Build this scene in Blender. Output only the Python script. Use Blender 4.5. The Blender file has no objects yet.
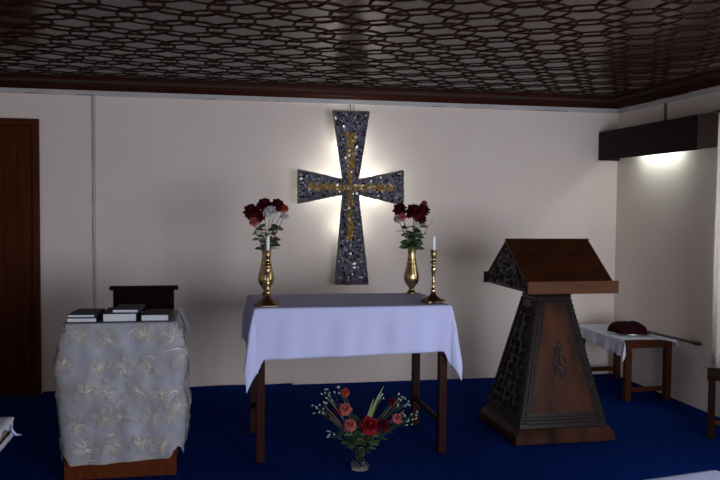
import bpy, bmesh, math, random
from mathutils import Vector, Matrix, noise
PI = math.pi
sc = bpy.context.scene
COL = sc.collection
rnd = random.Random(7)

# ------------------------------------------------------------------ helpers
ORG = {}          # object -> world origin (all roots are unrotated unless stated)

class MB:
    """collects shapes, becomes ONE mesh object"""
    def __init__(self):
        self.v = []; self.f = []; self.m = []
    def add(self, vs, fs, mi=0):
        o = len(self.v)
        self.v += [tuple(p) for p in vs]
        self.f += [tuple(i + o for i in f) for f in fs]
        self.m += [mi] * len(fs)
        return self
    def box(self, x0, x1, y0, y1, z0, z1, mi=0, mat=None):
        vs = [Vector((x, y, z)) for z in (z0, z1) for y in (y0, y1) for x in (x0, x1)]
        if mat: vs = [mat @ p for p in vs]
        return self.add(vs, [(0,2,3,1),(4,5,7,6),(0,1,5,4),(1,3,7,5),(3,2,6,7),(2,0,4,6)], mi)
    def bbox(self, x0, x1, y0, y1, z0, z1, b=.004, mi=0, mat=None):
        """box with chamfered edges"""
        bm = bmesh.new()
        bmesh.ops.create_cube(bm, size=1)
        for p in bm.verts:
            p.co = Vector(((x0+x1)/2 + p.co.x*(x1-x0), (y0+y1)/2 + p.co.y*(y1-y0), (z0+z1)/2 + p.co.z*(z1-z0)))
        b = min(b, (x1-x0)*.45, (y1-y0)*.45, (z1-z0)*.45)
        bmesh.ops.bevel(bm, geom=bm.edges[:], offset=b, segments=2, profile=.5, affect='EDGES')
        return self.bm(bm, mi, mat)
    def bm(self, bm, mi=0, mat=None):
        bm.verts.index_update()
        vs = [(mat @ p.co) if mat else p.co.copy() for p in bm.verts]
        fs = [[p.index for p in f.verts] for f in bm.faces]
        bm.free()
        return self.add(vs, fs, mi)
    def hull(self, pts, faces, b=.004, mi=0):
        """closed polyhedron with bevelled edges"""
        bm = bmesh.new()
        vv = [bm.verts.new(p) for p in pts]
        for f in faces: bm.faces.new([vv[i] for i in f])
        bmesh.ops.recalc_face_normals(bm, faces=bm.faces[:])
        if b: bmesh.ops.bevel(bm, geom=bm.edges[:], offset=b, segments=2, profile=.5, affect='EDGES')
        return self.bm(bm, mi)
    def beam(self, p, q, w, h, mi=0, b=.003):
        p = Vector(p); q = Vector(q); d = q - p; L = d.length
        M = Matrix.Translation(p) @ d.to_track_quat('X', 'Z').to_matrix().to_4x4()
        return self.bbox(0, L, -w/2, w/2, -h/2, h/2, b, mi, M)
    def lathe(self, prof, c=(0,0,0), seg=32, mi=0, sx=1, sy=1, lobes=0, lob_amp=None, cap=True):
        vs = []; fs = []
        n = len(prof)
        for i, (r, z) in enumerate(prof):
            for k in range(seg):
                a = 2*PI*k/seg
                rr = r
                if lobes and lob_amp: rr = r*(1 + lob_amp(i)*math.cos(lobes*a))
                vs.append((c[0] + rr*math.cos(a)*sx, c[1] + rr*math.sin(a)*sy, c[2] + z))
        for i in range(n-1):
            for k in range(seg):
                k2 = (k+1) % seg
                fs.append((i*seg+k, i*seg+k2, (i+1)*seg+k2, (i+1)*seg+k))
        if cap:
            fs.append(tuple(range(seg))[::-1]); fs.append(tuple((n-1)*seg + k for k in range(seg)))
        return self.add(vs, fs, mi)
    def tube(self, pts, rad, seg=8, mi=0, closed=False):
        pts = [Vector(p) for p in pts]; n = len(pts)
        if not isinstance(rad, (list, tuple)): rad = [rad]*n
        vs = []; fs = []
        up = Vector((0,0,1)); prev = None
        for i, p in enumerate(pts):
            a = pts[(i-1) % n] if (closed or i) else pts[0]
            b = pts[(i+1) % n] if (closed or i < n-1) else pts[-1]
            t = (b - a).normalized()
            if prev is None:
                s = t.orthogonal().normalized()
            else:
                s = prev - t*prev.dot(t)
                s = s.normalized() if s.length > 1e-6 else t.orthogonal().normalized()
            prev = s; w = t.cross(s)
            for k in range(seg):
                an = 2*PI*k/seg
                vs.append(p + (s*math.cos(an) + w*math.sin(an))*rad[i])
        m = n if closed else n-1
        for i in range(m):
            j = (i+1) % n
            for k in range(seg):
                k2 = (k+1) % seg
                fs.append((i*seg+k, i*seg+k2, j*seg+k2, j*seg+k))
        if not closed:
            fs.append(tuple(range(seg))[::-1]); fs.append(tuple((n-1)*seg+k for k in range(seg)))
        return self.add(vs, fs, mi)
    def ell(self, c, r, M=None, mi=0, u=8, v=6):
        """small ellipsoid, radii r, rotated by 3x3 M"""
        vs = []; fs = []
        c = Vector(c)
        for j in range(1, v):
            ph = PI*j/v
            for i in range(u):
                th = 2*PI*i/u
                p = Vector((r[0]*math.sin(ph)*math.cos(th), r[1]*math.sin(ph)*math.sin(th), r[2]*math.cos(ph)))
                vs.append(c + (M @ p if M else p))
        t = Vector((0,0,r[2])); vs.append(c + (M @ t if M else t)); vs.append(c - (M @ t if M else t))
        T = len(vs)-2; B = T+1
        for j in range(v-2):
            for i in range(u):
                i2 = (i+1) % u
                fs.append((j*u+i, (j+1)*u+i, (j+1)*u+i2, j*u+i2))
        for i in range(u):
            i2 = (i+1) % u
            fs.append((T, i, i2)); fs.append((B, (v-2)*u+i2, (v-2)*u+i))
        return self.add(vs, fs, mi)
    def grid(self, fn, nu, nv, mi=0):
        vs = [fn(i/nu, j/nv) for j in range(nv+1) for i in range(nu+1)]
        fs = [(j*(nu+1)+i, j*(nu+1)+i+1, (j+1)*(nu+1)+i+1, (j+1)*(nu+1)+i) for j in range(nv) for i in range(nu)]
        return self.add(vs, fs, mi)
    def build(self, name, mats, parent=None, smooth=False, world=None, auto=None):
        if not isinstance(mats, (list, tuple)): mats = [mats]
        if parent is not None: org = ORG[parent.name]
        else: org = Vector(world) if world is not None else Vector((0,0,0))
        me = bpy.data.meshes.new(name)
        me.from_pydata([(p[0]-org[0], p[1]-org[1], p[2]-org[2]) for p in self.v], [], self.f)
        for m in mats: me.materials.append(m)
        for p, mi in zip(me.polygons, self.m): p.material_index = mi
        bm = bmesh.new(); bm.from_mesh(me)
        bmesh.ops.recalc_face_normals(bm, faces=bm.faces[:])
        bm.to_mesh(me); bm.free()
        if smooth or auto:
            for p in me.polygons: p.use_smooth = True
            if auto:
                bm = bmesh.new(); bm.from_mesh(me)
                for e in bm.edges:
                    if len(e.link_faces) == 2 and e.calc_face_angle(0) > math.radians(auto): e.smooth = False
                bm.to_mesh(me); bm.free()
        o = bpy.data.objects.new(name, me); COL.objects.link(o)
        if parent is not None: o.parent = parent
        else: o.location = org
        ORG[o.name] = org.copy() if isinstance(org, Vector) else Vector(org)
        return o

def tag(o, label, cat, group=None, kind=None):
    o['label'] = label; o['category'] = cat
    if group: o['group'] = group
    if kind: o['kind'] = kind
    return o
def thing(name, label, cat, loc, group=None):
    o = bpy.data.objects.new(name, None); COL.objects.link(o)
    o.location = loc; o.empty_display_size = .05
    ORG[o.name] = Vector(loc)
    return tag(o, label, cat, group)
def struct(o):
    o['kind'] = 'structure'; return o
def copy_tree(o, loc, label=None, parent=None):
    c = o.copy(); COL.objects.link(c)
    if parent is None: c.location = loc
    else: c.parent = parent
    if label: c['label'] = label
    for ch in list(o.children): copy_tree(ch, None, None, c)
    return c

# ------------------------------------------------------------------ materials
def mat(name, color, rough=.5, metal=0, coat=0, coat_rough=.05, spec=.5, trans=0, ior=1.45,
        var=None, var_scale=8, bump=0, bump_scale=60, stretch=(1,1,1), sub=0, sheen=0, detail=4, gen=False):
    m = bpy.data.materials.new(name); m.use_nodes = True
    nt = m.node_tree; b = nt.nodes['Principled BSDF']
    b.inputs['Base Color'].default_value = (*color, 1)
    b.inputs['Roughness'].default_value = rough
    b.inputs['Metallic'].default_value = metal
    b.inputs['Coat Weight'].default_value = coat
    b.inputs['Coat Roughness'].default_value = coat_rough
    b.inputs['Specular IOR Level'].default_value = spec
    b.inputs['Transmission Weight'].default_value = trans
    b.inputs['IOR'].default_value = ior
    b.inputs['Sheen Weight'].default_value = sheen
    if sub:
        b.inputs['Subsurface Weight'].default_value = sub
        b.inputs['Subsurface Radius'].default_value = (.02,.02,.02)
    tc = nt.nodes.new('ShaderNodeTexCoord')
    mp = nt.nodes.new('ShaderNodeMapping'); mp.inputs['Scale'].default_value = stretch
    nt.links.new(tc.outputs['Object'], mp.inputs['Vector'])
    if var:
        n = nt.nodes.new('ShaderNodeTexNoise'); n.inputs['Scale'].default_value = var_scale
        n.inputs['Detail'].default_value = detail; n.inputs['Roughness'].default_value = .6
        r = nt.nodes.new('ShaderNodeValToRGB')
        r.color_ramp.elements[0].position = .32; r.color_ramp.elements[1].position = .68
        r.color_ramp.elements[0].color = (*color, 1); r.color_ramp.elements[1].color = (*var, 1)
        nt.links.new(mp.outputs[0], n.inputs['Vector']); nt.links.new(n.outputs['Fac'], r.inputs['Fac'])
        nt.links.new(r.outputs['Color'], b.inputs['Base Color'])
    if bump:
        n2 = nt.nodes.new('ShaderNodeTexNoise'); n2.inputs['Scale'].default_value = bump_scale
        n2.inputs['Detail'].default_value = 3
        bp = nt.nodes.new('ShaderNodeBump'); bp.inputs['Strength'].default_value = bump
        bp.inputs['Distance'].default_value = .01
        nt.links.new(mp.outputs[0], n2.inputs['Vector']); nt.links.new(n2.outputs['Fac'], bp.inputs['Height'])
        nt.links.new(bp.outputs['Normal'], b.inputs['Normal'])
    return m

def cloth_mat(name, color, tr=.25, **k):
    """woven cloth that lets a little light through"""
    m = mat(name, color, **k)
    nt = m.node_tree; b = nt.nodes['Principled BSDF']; out = nt.nodes['Material Output']
    t = nt.nodes.new('ShaderNodeBsdfTranslucent'); t.inputs['Color'].default_value = (*color, 1)
    mx = nt.nodes.new('ShaderNodeMixShader'); mx.inputs['Fac'].default_value = tr
    nt.links.new(b.outputs[0], mx.inputs[1]); nt.links.new(t.outputs[0], mx.inputs[2])
    nt.links.new(mx.outputs[0], out.inputs['Surface'])
    return m

M = {}
M['wall'] = mat('wall_paint', (.74,.63,.57), .75, var=(.71,.60,.54), var_scale=1.5, bump=.05, bump_scale=90)
M['carpet'] = mat('blue_carpet', (.0015,.012,.095), .95, spec=.02, var=(.003,.022,.15), var_scale=22, bump=.9, bump_scale=220, detail=8)
M['ceil'] = mat('ceiling_panel', (.040,.017,.012), .22, spec=.14, var=(.026,.011,.008), var_scale=6)
M['ceil'].node_tree.nodes['Principled BSDF'].inputs['Specular Tint'].default_value = (1,.82,.76,1)
M['rib'] = mat('ceiling_rib', (.014,.004,.0025), .6, spec=.05, var=(.022,.006,.004), var_scale=30)
M['border'] = mat('ceiling_border', (.040,.008,.003), .5, spec=.10, var=(.025,.005,.002), var_scale=4, stretch=(1,6,1))
M['conduit'] = mat('conduit_plastic', (.50,.48,.48), .5, spec=.2, var=(.40,.38,.38), var_scale=3)
M['conduit_gap'] = mat('conduit_gap', (.05,.05,.06), .6)
M['door'] = mat('door_wood', (.070,.016,.003), .5, spec=.08, var=(.042,.009,.002), var_scale=5, stretch=(8,8,.6), bump=.05)
M['door_frame'] = mat('door_frame_wood', (.075,.018,.005), .5, spec=.08, var=(.05,.012,.003), var_scale=6, stretch=(8,8,.6))
M['altar_wood'] = mat('altar_leg_wood', (.020,.006,.004), .5, spec=.10, var=(.030,.008,.004), var_scale=9, stretch=(6,6,1), bump=.04)
M['white_cloth'] = cloth_mat('white_cloth', (.62,.65,.94), .18, rough=.8, bump=.12, bump_scale=14)
M['lace'] = cloth_mat('white_lace', (.72,.74,.84), .25, rough=.85, bump=.5, bump_scale=150)
M['organza'] = cloth_mat('lilac_grey_cloth', (.40,.40,.47), .15, rough=.55, var=(.29,.275,.29), var_scale=7, bump=.5, bump_scale=14)
M['petal_organza'] = cloth_mat('organza_petal', (.50,.48,.49), .3, rough=.5, var=(.36,.33,.29), var_scale=26, bump=.4, bump_scale=60)
M['cream_cord'] = mat('cream_cord', (.62,.57,.46), .5)
M['cream_lace'] = cloth_mat('cream_lace', (.46,.42,.36), .2, rough=.8, bump=.6, bump_scale=200)
M['stand_wood'] = mat('stand_wood', (.11,.024,.005), .5, spec=.08, var=(.07,.014,.004), var_scale=8, stretch=(6,6,1))
M['lect'] = mat('lectern_wood', (.010,.0035,.0025), .36, spec=.10, var=(.062,.018,.006), var_scale=2.4, stretch=(2.6,2.6,.9), bump=.04)
M['lect_highlight'] = mat('lectern_highlight_wood', (.010,.0035,.002), .34, spec=.12, var=(.075,.020,.006), var_scale=2.6, stretch=(3.2,3.2,1.1), detail=5, bump=.04)  # orange in the noise paints a warm highlight into the panel wood
M['carve_glints'] = mat('lectern_carving_glints', (.012,.006,.0045), .28, spec=.4, var=(.034,.019,.014), var_scale=50)  # base colour raised and speckled to imitate glints on the carved beads
M['lect_dark'] = mat('lectern_carved_wood', (.006,.003,.0022), .3, spec=.22, var=(.012,.006,.0045), var_scale=30)
M['lect_desk'] = mat('lectern_desk_wood', (.022,.006,.0025), .38, spec=.14, var=(.040,.012,.004), var_scale=4, stretch=(1.2,5,5), bump=.03)
M['lect_ledge_lit'] = mat('lectern_ledge_lit_wood', (.105,.038,.014), .45, spec=.12, var=(.065,.023,.009), var_scale=5, stretch=(1,6,6))  # lighter tone puts the light falling on the front ledge into its colour
M['brass'] = mat('brass', (.66,.50,.25), .26, metal=1, bump=.05, bump_scale=60, var=(.42,.30,.14), var_scale=14)
M['copper'] = mat('dark_brass', (.26,.13,.06), .35, metal=1, var=(.2,.10,.05), var_scale=18)
M['wax'] = mat('candle_wax', (.80,.79,.80), .4, sub=.2)
M['wick'] = mat('wick', (.02,.02,.02), .9)
M['glass'] = mat('clear_glass', (.96,.98,.97), .03, trans=1, ior=1.47)
M['water'] = mat('water', (.97,1,.98), 0, trans=1, ior=1.33)
M['stem'] = mat('flower_stem', (.055,.10,.030), .5, var=(.035,.07,.02), var_scale=30)
M['leaf'] = cloth_mat('green_leaf', (.035,.075,.022), .25, rough=.45)
M['pale_leaf'] = cloth_mat('pale_green_blade', (.28,.33,.12), .3, rough=.5)
M['tan_stem'] = mat('tan_stem', (.26,.15,.06), .6)
M['red'] = cloth_mat('dark_red_petal', (.070,.003,.010), .12, rough=.7, spec=.2)
M['bright_red'] = cloth_mat('red_petal', (.20,.004,.012), .12, rough=.7, spec=.2)
M['pink'] = cloth_mat('coral_pink_petal', (.52,.13,.12), .2, rough=.7, spec=.2)
M['orange'] = cloth_mat('orange_red_petal', (.42,.075,.03), .2, rough=.6)
M['white_petal'] = cloth_mat('white_petal', (.74,.74,.70), .3, rough=.6)
M['pink_white'] = cloth_mat('pale_pink_petal', (.55,.40,.38), .3, rough=.6)
M['filler'] = mat('tiny_white_filler_bloom', (.40,.47,.42), .7)
M['red_leaf'] = cloth_mat('reddish_leaf', (.13,.045,.02), .2, rough=.5)
M['pel'] = mat('pelmet_dark_wood', (.015,.0065,.0075), .6, spec=.12, var=(.012,.005,.006), var_scale=5)
M['pel2'] = mat('pelmet_brown_wood', (.085,.028,.016), .35, spec=.3, var=(.035,.012,.007), var_scale=9, stretch=(4,14,1))
M['curtain'] = cloth_mat('cream_curtain', (.86,.82,.75), .5, rough=.85)
M['velvet'] = mat('maroon_velvet', (.020,.001,.004), .9, bump=.6, bump_scale=60, spec=.1)
M['pole'] = mat('dark_turned_wood', (.05,.02,.011), .3, coat=.4)
M['metal'] = mat('steel', (.5,.5,.5), .25, metal=1)
M['stool'] = mat('stool_wood', (.060,.015,.005), .5, spec=.10, var=(.040,.010,.004), var_scale=7, stretch=(5,5,1))
M['stool_dark'] = mat('dark_stool_wood', (.010,.003,.002), .55, spec=.05, var=(.017,.005,.003), var_scale=7, stretch=(5,5,1))
M['chair'] = mat('chair_dark_wood', (.006,.001,.0015), .6, spec=.04, var=(.009,.002,.0025), var_scale=6, stretch=(1,5,5))
M['pages'] = mat('book_pages', (.62,.63,.66), .8, var=(.50,.51,.55), var_scale=3, stretch=(1,1,160))
M['cover_black'] = mat('black_book_cover', (.006,.006,.009), .6, spec=.08)
M['cover_blue'] = mat('slate_blue_book_cover', (.030,.040,.07), .6, spec=.1)
M['cover_grey'] = mat('dark_grey_book_cover', (.040,.038,.040), .6, spec=.1)
M['bench_cloth'] = cloth_mat('white_bench_cloth', (.60,.62,.68), .1, rough=.8, bump=.2, bump_scale=20)
M['brown_cloth'] = mat('brown_woven_cushion', (.14,.06,.035), .9, var=(.30,.22,.17), var_scale=26, bump=.4)
M['cross_body'] = mat('cross_backing', (.05,.043,.05), .5, var=(.09,.08,.09), var_scale=40, bump=.5, bump_scale=80)
M['cross_rim'] = mat('cross_rim', (.17,.15,.155), .5, var=(.08,.07,.08), var_scale=40, bump=.5, bump_scale=80)
CH = [mat('glass_chip_dark', (.018,.018,.028), .15, coat=.5), mat('glass_chip_slate', (.13,.13,.20), .15, coat=.5),
      mat('glass_chip_plum', (.13,.095,.13), .15, coat=.5), mat('glass_chip_silver', (.30,.29,.32), .22, metal=.3),
      mat('glass_chip_amber', (.46,.27,.04), .2, coat=.5), mat('glass_chip_brown', (.28,.16,.04), .2, coat=.5),
      mat('glass_chip_gold', (.48,.34,.09), .3, metal=.2)]
def emit(name, col, s):
    m = bpy.data.materials.new(name); m.use_nodes = True
    b = m.node_tree.nodes['Principled BSDF']
    b.inputs['Emission Color'].default_value = (*col,1); b.inputs['Emission Strength'].default_value = s
    b.inputs['Base Color'].default_value = (.8,.8,.8,1)
    return m
M['tube'] = emit('lit_tube', (.85,1,.92), 12)
M['bulb'] = emit('lit_bulb', (.92,1,.90), 20)

# ------------------------------------------------------------------ room
BX, RX, BY, FY, H = -2.6, 3.648, 6.58, -.6, 2.444
# floor with the carpet's raised edge turned up against the far wall
f = MB()
NX, NY = 125, 164
def fl(u, v):
    x = BX-.1 + u*(RX-BX+.2); y = FY-.1 + v*(BY-FY+.2)
    z = -.004 + .004*noise.noise(Vector((x*1.3, y*1.3, 0)))
    return (x, y, z)
f.grid(fl, NX, NY)
struct(f.build('floor', M['carpet'], smooth=True))
f = MB()
n = 60
def cedge(u, v):
    x = -1.24 + u*(.725+1.24)
    h = .012 + .006*noise.noise(Vector((x*3, 0, 0)))
    prof = [(0,0),(.0,h),(.02,h+.006),(.06,.004),(.07,-.004)]
    k = min(4, int(round(v*4)))
    return (x, 6.576-prof[k][0], prof[k][1])
f.grid(cedge, n, 4)
struct(f.build('trim_1', M['carpet'], smooth=True))

def wall_panel(name, boxes, m=None):
    b = MB()
    for q in boxes: b.box(*q)
    return struct(b.build(name, m or M['wall']))
DX0, DX1, DZ = -2.15, -1.258, 2.155
wall_panel('wall_back', [(BX-.1, DX0, BY, BY+.12, 0, H+.1), (DX1, RX+.1, BY, BY+.12, 0, H+.1), (DX0, DX1, BY, BY+.12, DZ, H+.1)])
# right wall with a curtained window
WY0, WY1, WZ0, WZ1 = 3.1, 4.84, .85, 2.12
wall_panel('wall_right', [(RX, RX+.14, FY, WY0, 0, H+.1), (RX, RX+.14, WY1, BY, 0, H+.1),
                          (RX, RX+.14, WY0, WY1, 0, WZ0), (RX, RX+.14, WY0, WY1, WZ1, H+.1)])
wall_panel('wall_left', [(BX-.12, BX, FY, BY, 0, H+.1)])
# wall behind the camera, with two windows
F1, F2 = (-1.4, -.5), (1.1, 3.5)
FZ0, FZ1 = .30, 2.0
wall_panel('wall_front', [(BX-.1, F1[0], FY-.14, FY, 0, H+.1), (F1[1], F2[0], FY-.14, FY, 0, H+.1), (F2[1], RX+.1, FY-.14, FY, 0, H+.1),
                          (F1[0], F1[1], FY-.14, FY, 0, FZ0), (F2[0], F2[1], FY-.14, FY, 0, FZ0),
                          (F1[0], F1[1], FY-.14, FY, FZ1, H+.1), (F2[0], F2[1], FY-.14, FY, FZ1, H+.1)])
def window(name, axis, a0, a1, z0, z1, c):
    b = MB(); w = .05
    def bx(p0, p1, q0, q1, d=.03):
        if axis == 'x': b.bbox(c-d, c+d, p0, p1, q0, q1)
        else: b.bbox(p0, p1, c-d, c+d, q0, q1)
    bx(a0, a1, z0, z0+w); bx(a0, a1, z1-w, z1)
    for k in range(3):
        p = a0 + (a1-a0-w)*k/2; bx(p, p+w, z0+w, z1-w)
    o = struct(b.build(name, M['door_frame']))
    g = MB()
    if axis == 'x': g.box(c-.003, c+.003, a0+w, a1-w, z0+w, z1-w)
    else: g.box(a0+w, a1-w, c-.003, c+.003, z0+w, z1-w)
    mg = bpy.data.materials.get('window_glass')
    if not mg:
        mg = bpy.data.materials.new('window_glass'); mg.use_nodes = True
        nt = mg.node_tree; nt.nodes.clear()
        ou = nt.nodes.new('ShaderNodeOutputMaterial'); t = nt.nodes.new('ShaderNodeBsdfTransparent'); gl = nt.nodes.new('ShaderNodeBsdfGlossy')
        gl.inputs['Roughness'].default_value = .02
        mx = nt.nodes.new('ShaderNodeMixShader'); mx.inputs[0].default_value = .06
        nt.links.new(t.outputs[0], mx.inputs[1]); nt.links.new(gl.outputs[0], mx.inputs[2]); nt.links.new(mx.outputs[0], ou.inputs[0])
    p = g.build('window_pane', mg, o)
window('window_1', 'x', WY0, WY1, WZ0, WZ1, RX+.08)
window('window_2', 'y', F1[0], F1[1], FZ0, FZ1, FY-.07)
window('window_3', 'y', F2[0], F2[1], FZ0, FZ1, FY-.07)

# ---- ceiling: glossy boards under a lattice of interlinked rings
c = MB()
c.box(BX-.1, RX+.1, FY-.1, BY+.1, H, H+.08, 0)
BW = .30
X0, X1, Y0, Y1 = BX+BW, RX-BW+.08, 1.6, BY-BW
R, SX, SY = .198, .296, .256
ZR = H - .003
def clip_in(x, y): return X0 < x < X1 and Y0 < y < Y1
row = 0; y = Y0
NS = 28
prof = [(-.009, .004), (-.007, -.001), (0, -.003), (.007, -.001), (.009, .004)]
RR = random.Random(3)
while y < Y1 + R:
    x = X0 + (SX/2 if row % 2 else 0)
    while x < X1 + R:
        idx = len(c.v); ok = []; R0_ = R; R = R0_*RR.uniform(.95,1.05); jx = RR.uniform(-.006,.006)
        for k in range(NS):
            a = 2*PI*k/NS
            wv = .0015*math.cos(6*a + (row % 2)*PI)
            ok.append(clip_in(x + R*math.cos(a), y + R*math.sin(a)))
            for pr, pz in prof:
                rr = R + pr
                c.v.append((x + rr*math.cos(a), y + rr*math.sin(a), ZR + pz + wv*(0 if pz > 0 else 1)))
        R = R0_
        for k in range(NS):
            k2 = (k+1) % NS
            if not (ok[k] and ok[k2]): continue
            for q in range(4):
                c.f.append((idx+k*5+q, idx+k*5+q+1, idx+k2*5+q+1, idx+k2*5+q)); c.m.append(1)
        # small boss where the rings cross
        if clip_in(x, y):
            for a in (PI/6, PI/2, 5*PI/6):
                px = x + SX/2*math.cos(a)*1.0; py = y + SY*.5*math.sin(a)*1.0
        x += SX
    y += SY; row += 1
# border boards round the lattice
zb = H - .016
c.bbox(BX, RX, Y1, BY, zb, H+.01, .003, 2)
c.bbox(X1, RX, FY, Y1, zb, H+.01, .003, 2)
c.bbox(BX, X0, FY, Y1, zb, H+.01, .003, 2)
c.bbox(X0, X1, Y1-.02, Y1+.004, H-.022, H+.01, .006, 2)
c.bbox(X1-.004, X1+.02, FY, Y1, H-.022, H+.01, .006, 2)
ceil = c.build('ceiling', [M['ceil'], M['rib'], M['border']], auto=50)
struct(ceil)
def moulding(name, pts_dir):
    b = MB()
    x0, y0, x1, y1, nx, ny = pts_dir
    pr = [(0,0),(.075,0),(.075,-.008),(.055,-.012),(.045,-.022),(.03,-.03),(.022,-.034),(.022,-.04),(0,-.04)]
    vs = []
    for (x, y) in ((x0,y0),(x1,y1)):
        for d, z in pr: vs.append((x+nx*d, y+ny*d, zb+z))
    k = len(pr)
    fs = [(i, (i+1) % k, k+(i+1) % k, k+i) for i in range(k)] + [tuple(range(k)), tuple(range(k, 2*k))]
    b.add(vs, fs)
    return struct(b.build(name, M['border']))
moulding('trim_2', (BX, BY, RX, BY, 0, -1))
moulding('trim_3', (RX, FY, RX, BY, -1, 0))
# ---- electrical trunking under the ceiling
zc1 = zb-.034; zc0 = zc1-.045
b = MB()
b.bbox(BX, RX-.001, BY-.018, BY, zc0, zc1, .003)
b.bbox(BX, RX-.02, BY-.021, BY-.017, zc1-.006, zc1-.002, .001)
for xs, L in ((-1.36,.11),(-.98,.14),(.02,.07),(.56,.05),(1.9,.12),(2.85,.3)):
    b.box(xs, xs+L, BY-.0187, BY-.017, zc0+.003, zc0+.007, 1)
struct(b.build('trim_4', [M['conduit'], M['conduit_gap']]))
b = MB()
b.bbox(RX-.018, RX, 2.6, BY-.02, zc0, zc1, .003)
for ys, L in ((5.95,.4),(5.5,.3)):
    b.box(RX-.0187, RX-.017, ys, ys+L, zc1-.010, zc1-.003, 1)
struct(b.build('trim_5', [M['conduit'], M['conduit_gap']]))
b = MB()
b.bbox(-.862, -.838, BY-.014, BY, .02, zc0, .003)
for zz, L in ((2.15,.16),(1.86,.2),(1.5,.12),(1.2,.18),(2.3,.04)):
    b.box(-.864, -.8615, BY-.011, BY-.002, zz, zz+L, 1)
struct(b.build('trim_6', [M['conduit'], M['conduit_gap']]))
b = MB(); b.bbox(RX-.014, RX, 5.815, 5.835, 2.08, zc0, .003)
struct(b.build('trim_7', M['conduit_gap']))
b = MB(); b.bbox(1.225, 1.237, BY-.012, BY, 2.05, zc0, .002)
struct(b.build('trim_8', M['conduit']))

# ---- door
d = MB()
w = .05
d.bbox(DX0, DX0+w, BY-.03, BY+.03, 0, DZ); d.bbox(DX1-w, DX1, BY-.03, BY+.03, 0, DZ); d.bbox(DX0+w, DX1-w, BY-.03, BY+.03, DZ-w, DZ)
door = struct(d.build('door_1', M['door_frame']))
d = MB()
lx0, lx1 = DX0+w, DX1-w
d.bbox(lx0, lx1, BY-.002, BY+.035, -.01, DZ-w)
d.bbox(lx0, lx1, BY-.025, BY+.06, -.01, .012)
for i in range(8):
    xa = lx0+.02 + i*(lx1-lx0-.04)/8
    d.bbox(xa+.002, xa+(lx1-lx0-.04)/8-.002, BY-.012, BY, .12, DZ-w-.1, .004)
d.build('door_leaf', M['door'], door)
d = MB(); d.tube([(lx0+.08, BY-.01, 1.0),(lx0+.08,BY-.05,1.0),(lx0+.18,BY-.05,1.0)], .009, 8)
d.build('door_handle', M['metal'], door, smooth=True)

# ------------------------------------------------------------------ pelmet with tube light on the right wall
PX0, PY0, PY1, PZ0, PZ1 = 3.455, 4.86, 6.56, 1.925, 2.175
pel = thing('pelmet', 'long dark brown wooden curtain box fixed high on the right wall near the corner', 'pelmet', (RX-.1, 5.7, PZ0))
b = MB()
b.bbox(PX0, PX0+.022, 5.13, PY1, PZ0, PZ1, .003)
b.bbox(PX0+.022, RX+.003, PY1-.02, PY1, PZ0, PZ1, .003)
b.bbox(PX0+.022, RX+.003, 5.13, PY1-.02, PZ1-.02, PZ1, .003)
b.build('front_board', M['pel'], pel)
b = MB()
b.bbox(PX0+.004, PX0+.022, PY0, 5.13, PZ0+.002, PZ1-.002, .003)
b.bbox(PX0+.022, RX+.003, PY0, 5.13, PZ1-.02, PZ1-.002, .003)
o = b.build('end_board', M['pel2'], pel); o['label'] = 'lighter brown varnished end section'
tl = thing('tube_light', 'lit white tube light half hidden behind the dark wooden curtain box', 'light', (RX-.06, 5.87, 1.93))
b = MB(); b.bbox(RX-.04, RX, 5.55, 6.19, 2.0, 2.05, .004); b.build('light_housing', M['conduit'], tl)
b = MB(); b.tube([(RX-.058, 5.57, 2.02),(RX-.058, 6.17, 2.02)], .013, 12); b.build('light_tube', M['tube'], tl, smooth=True)

# curtain beside the window
cu = thing('curtain', 'cream curtain hanging at the right edge of the view', 'curtain', (3.5, 4.6, .36))
b = MB()
def cur(u, v):
    y = 3.96 + u*.87
    x = 3.392 + .018*math.sin(u*34+.5*math.sin(v*4)) + .012*math.sin(u*71)
    return (x, y - .03*(1-v)*(1-u)*0, .445 + v*1.70)
b.grid(cur, 110, 16)
o = b.build('curtain_panel', M['curtain'], cu, smooth=True)
md = o.modifiers.new('s', 'SOLIDIFY'); md.thickness = .003
b = MB(); b.tube([(3.392, 2.9, 2.155),(3.392, 4.84, 2.155)], .010, 10)
b.box(3.382, RX, 2.95, 2.97, 2.145, 2.165); b.box(3.382, RX, 4.815, 4.83, 2.148, 2.162)
b.build('curtain_rod', M['pole'], cu)

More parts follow.
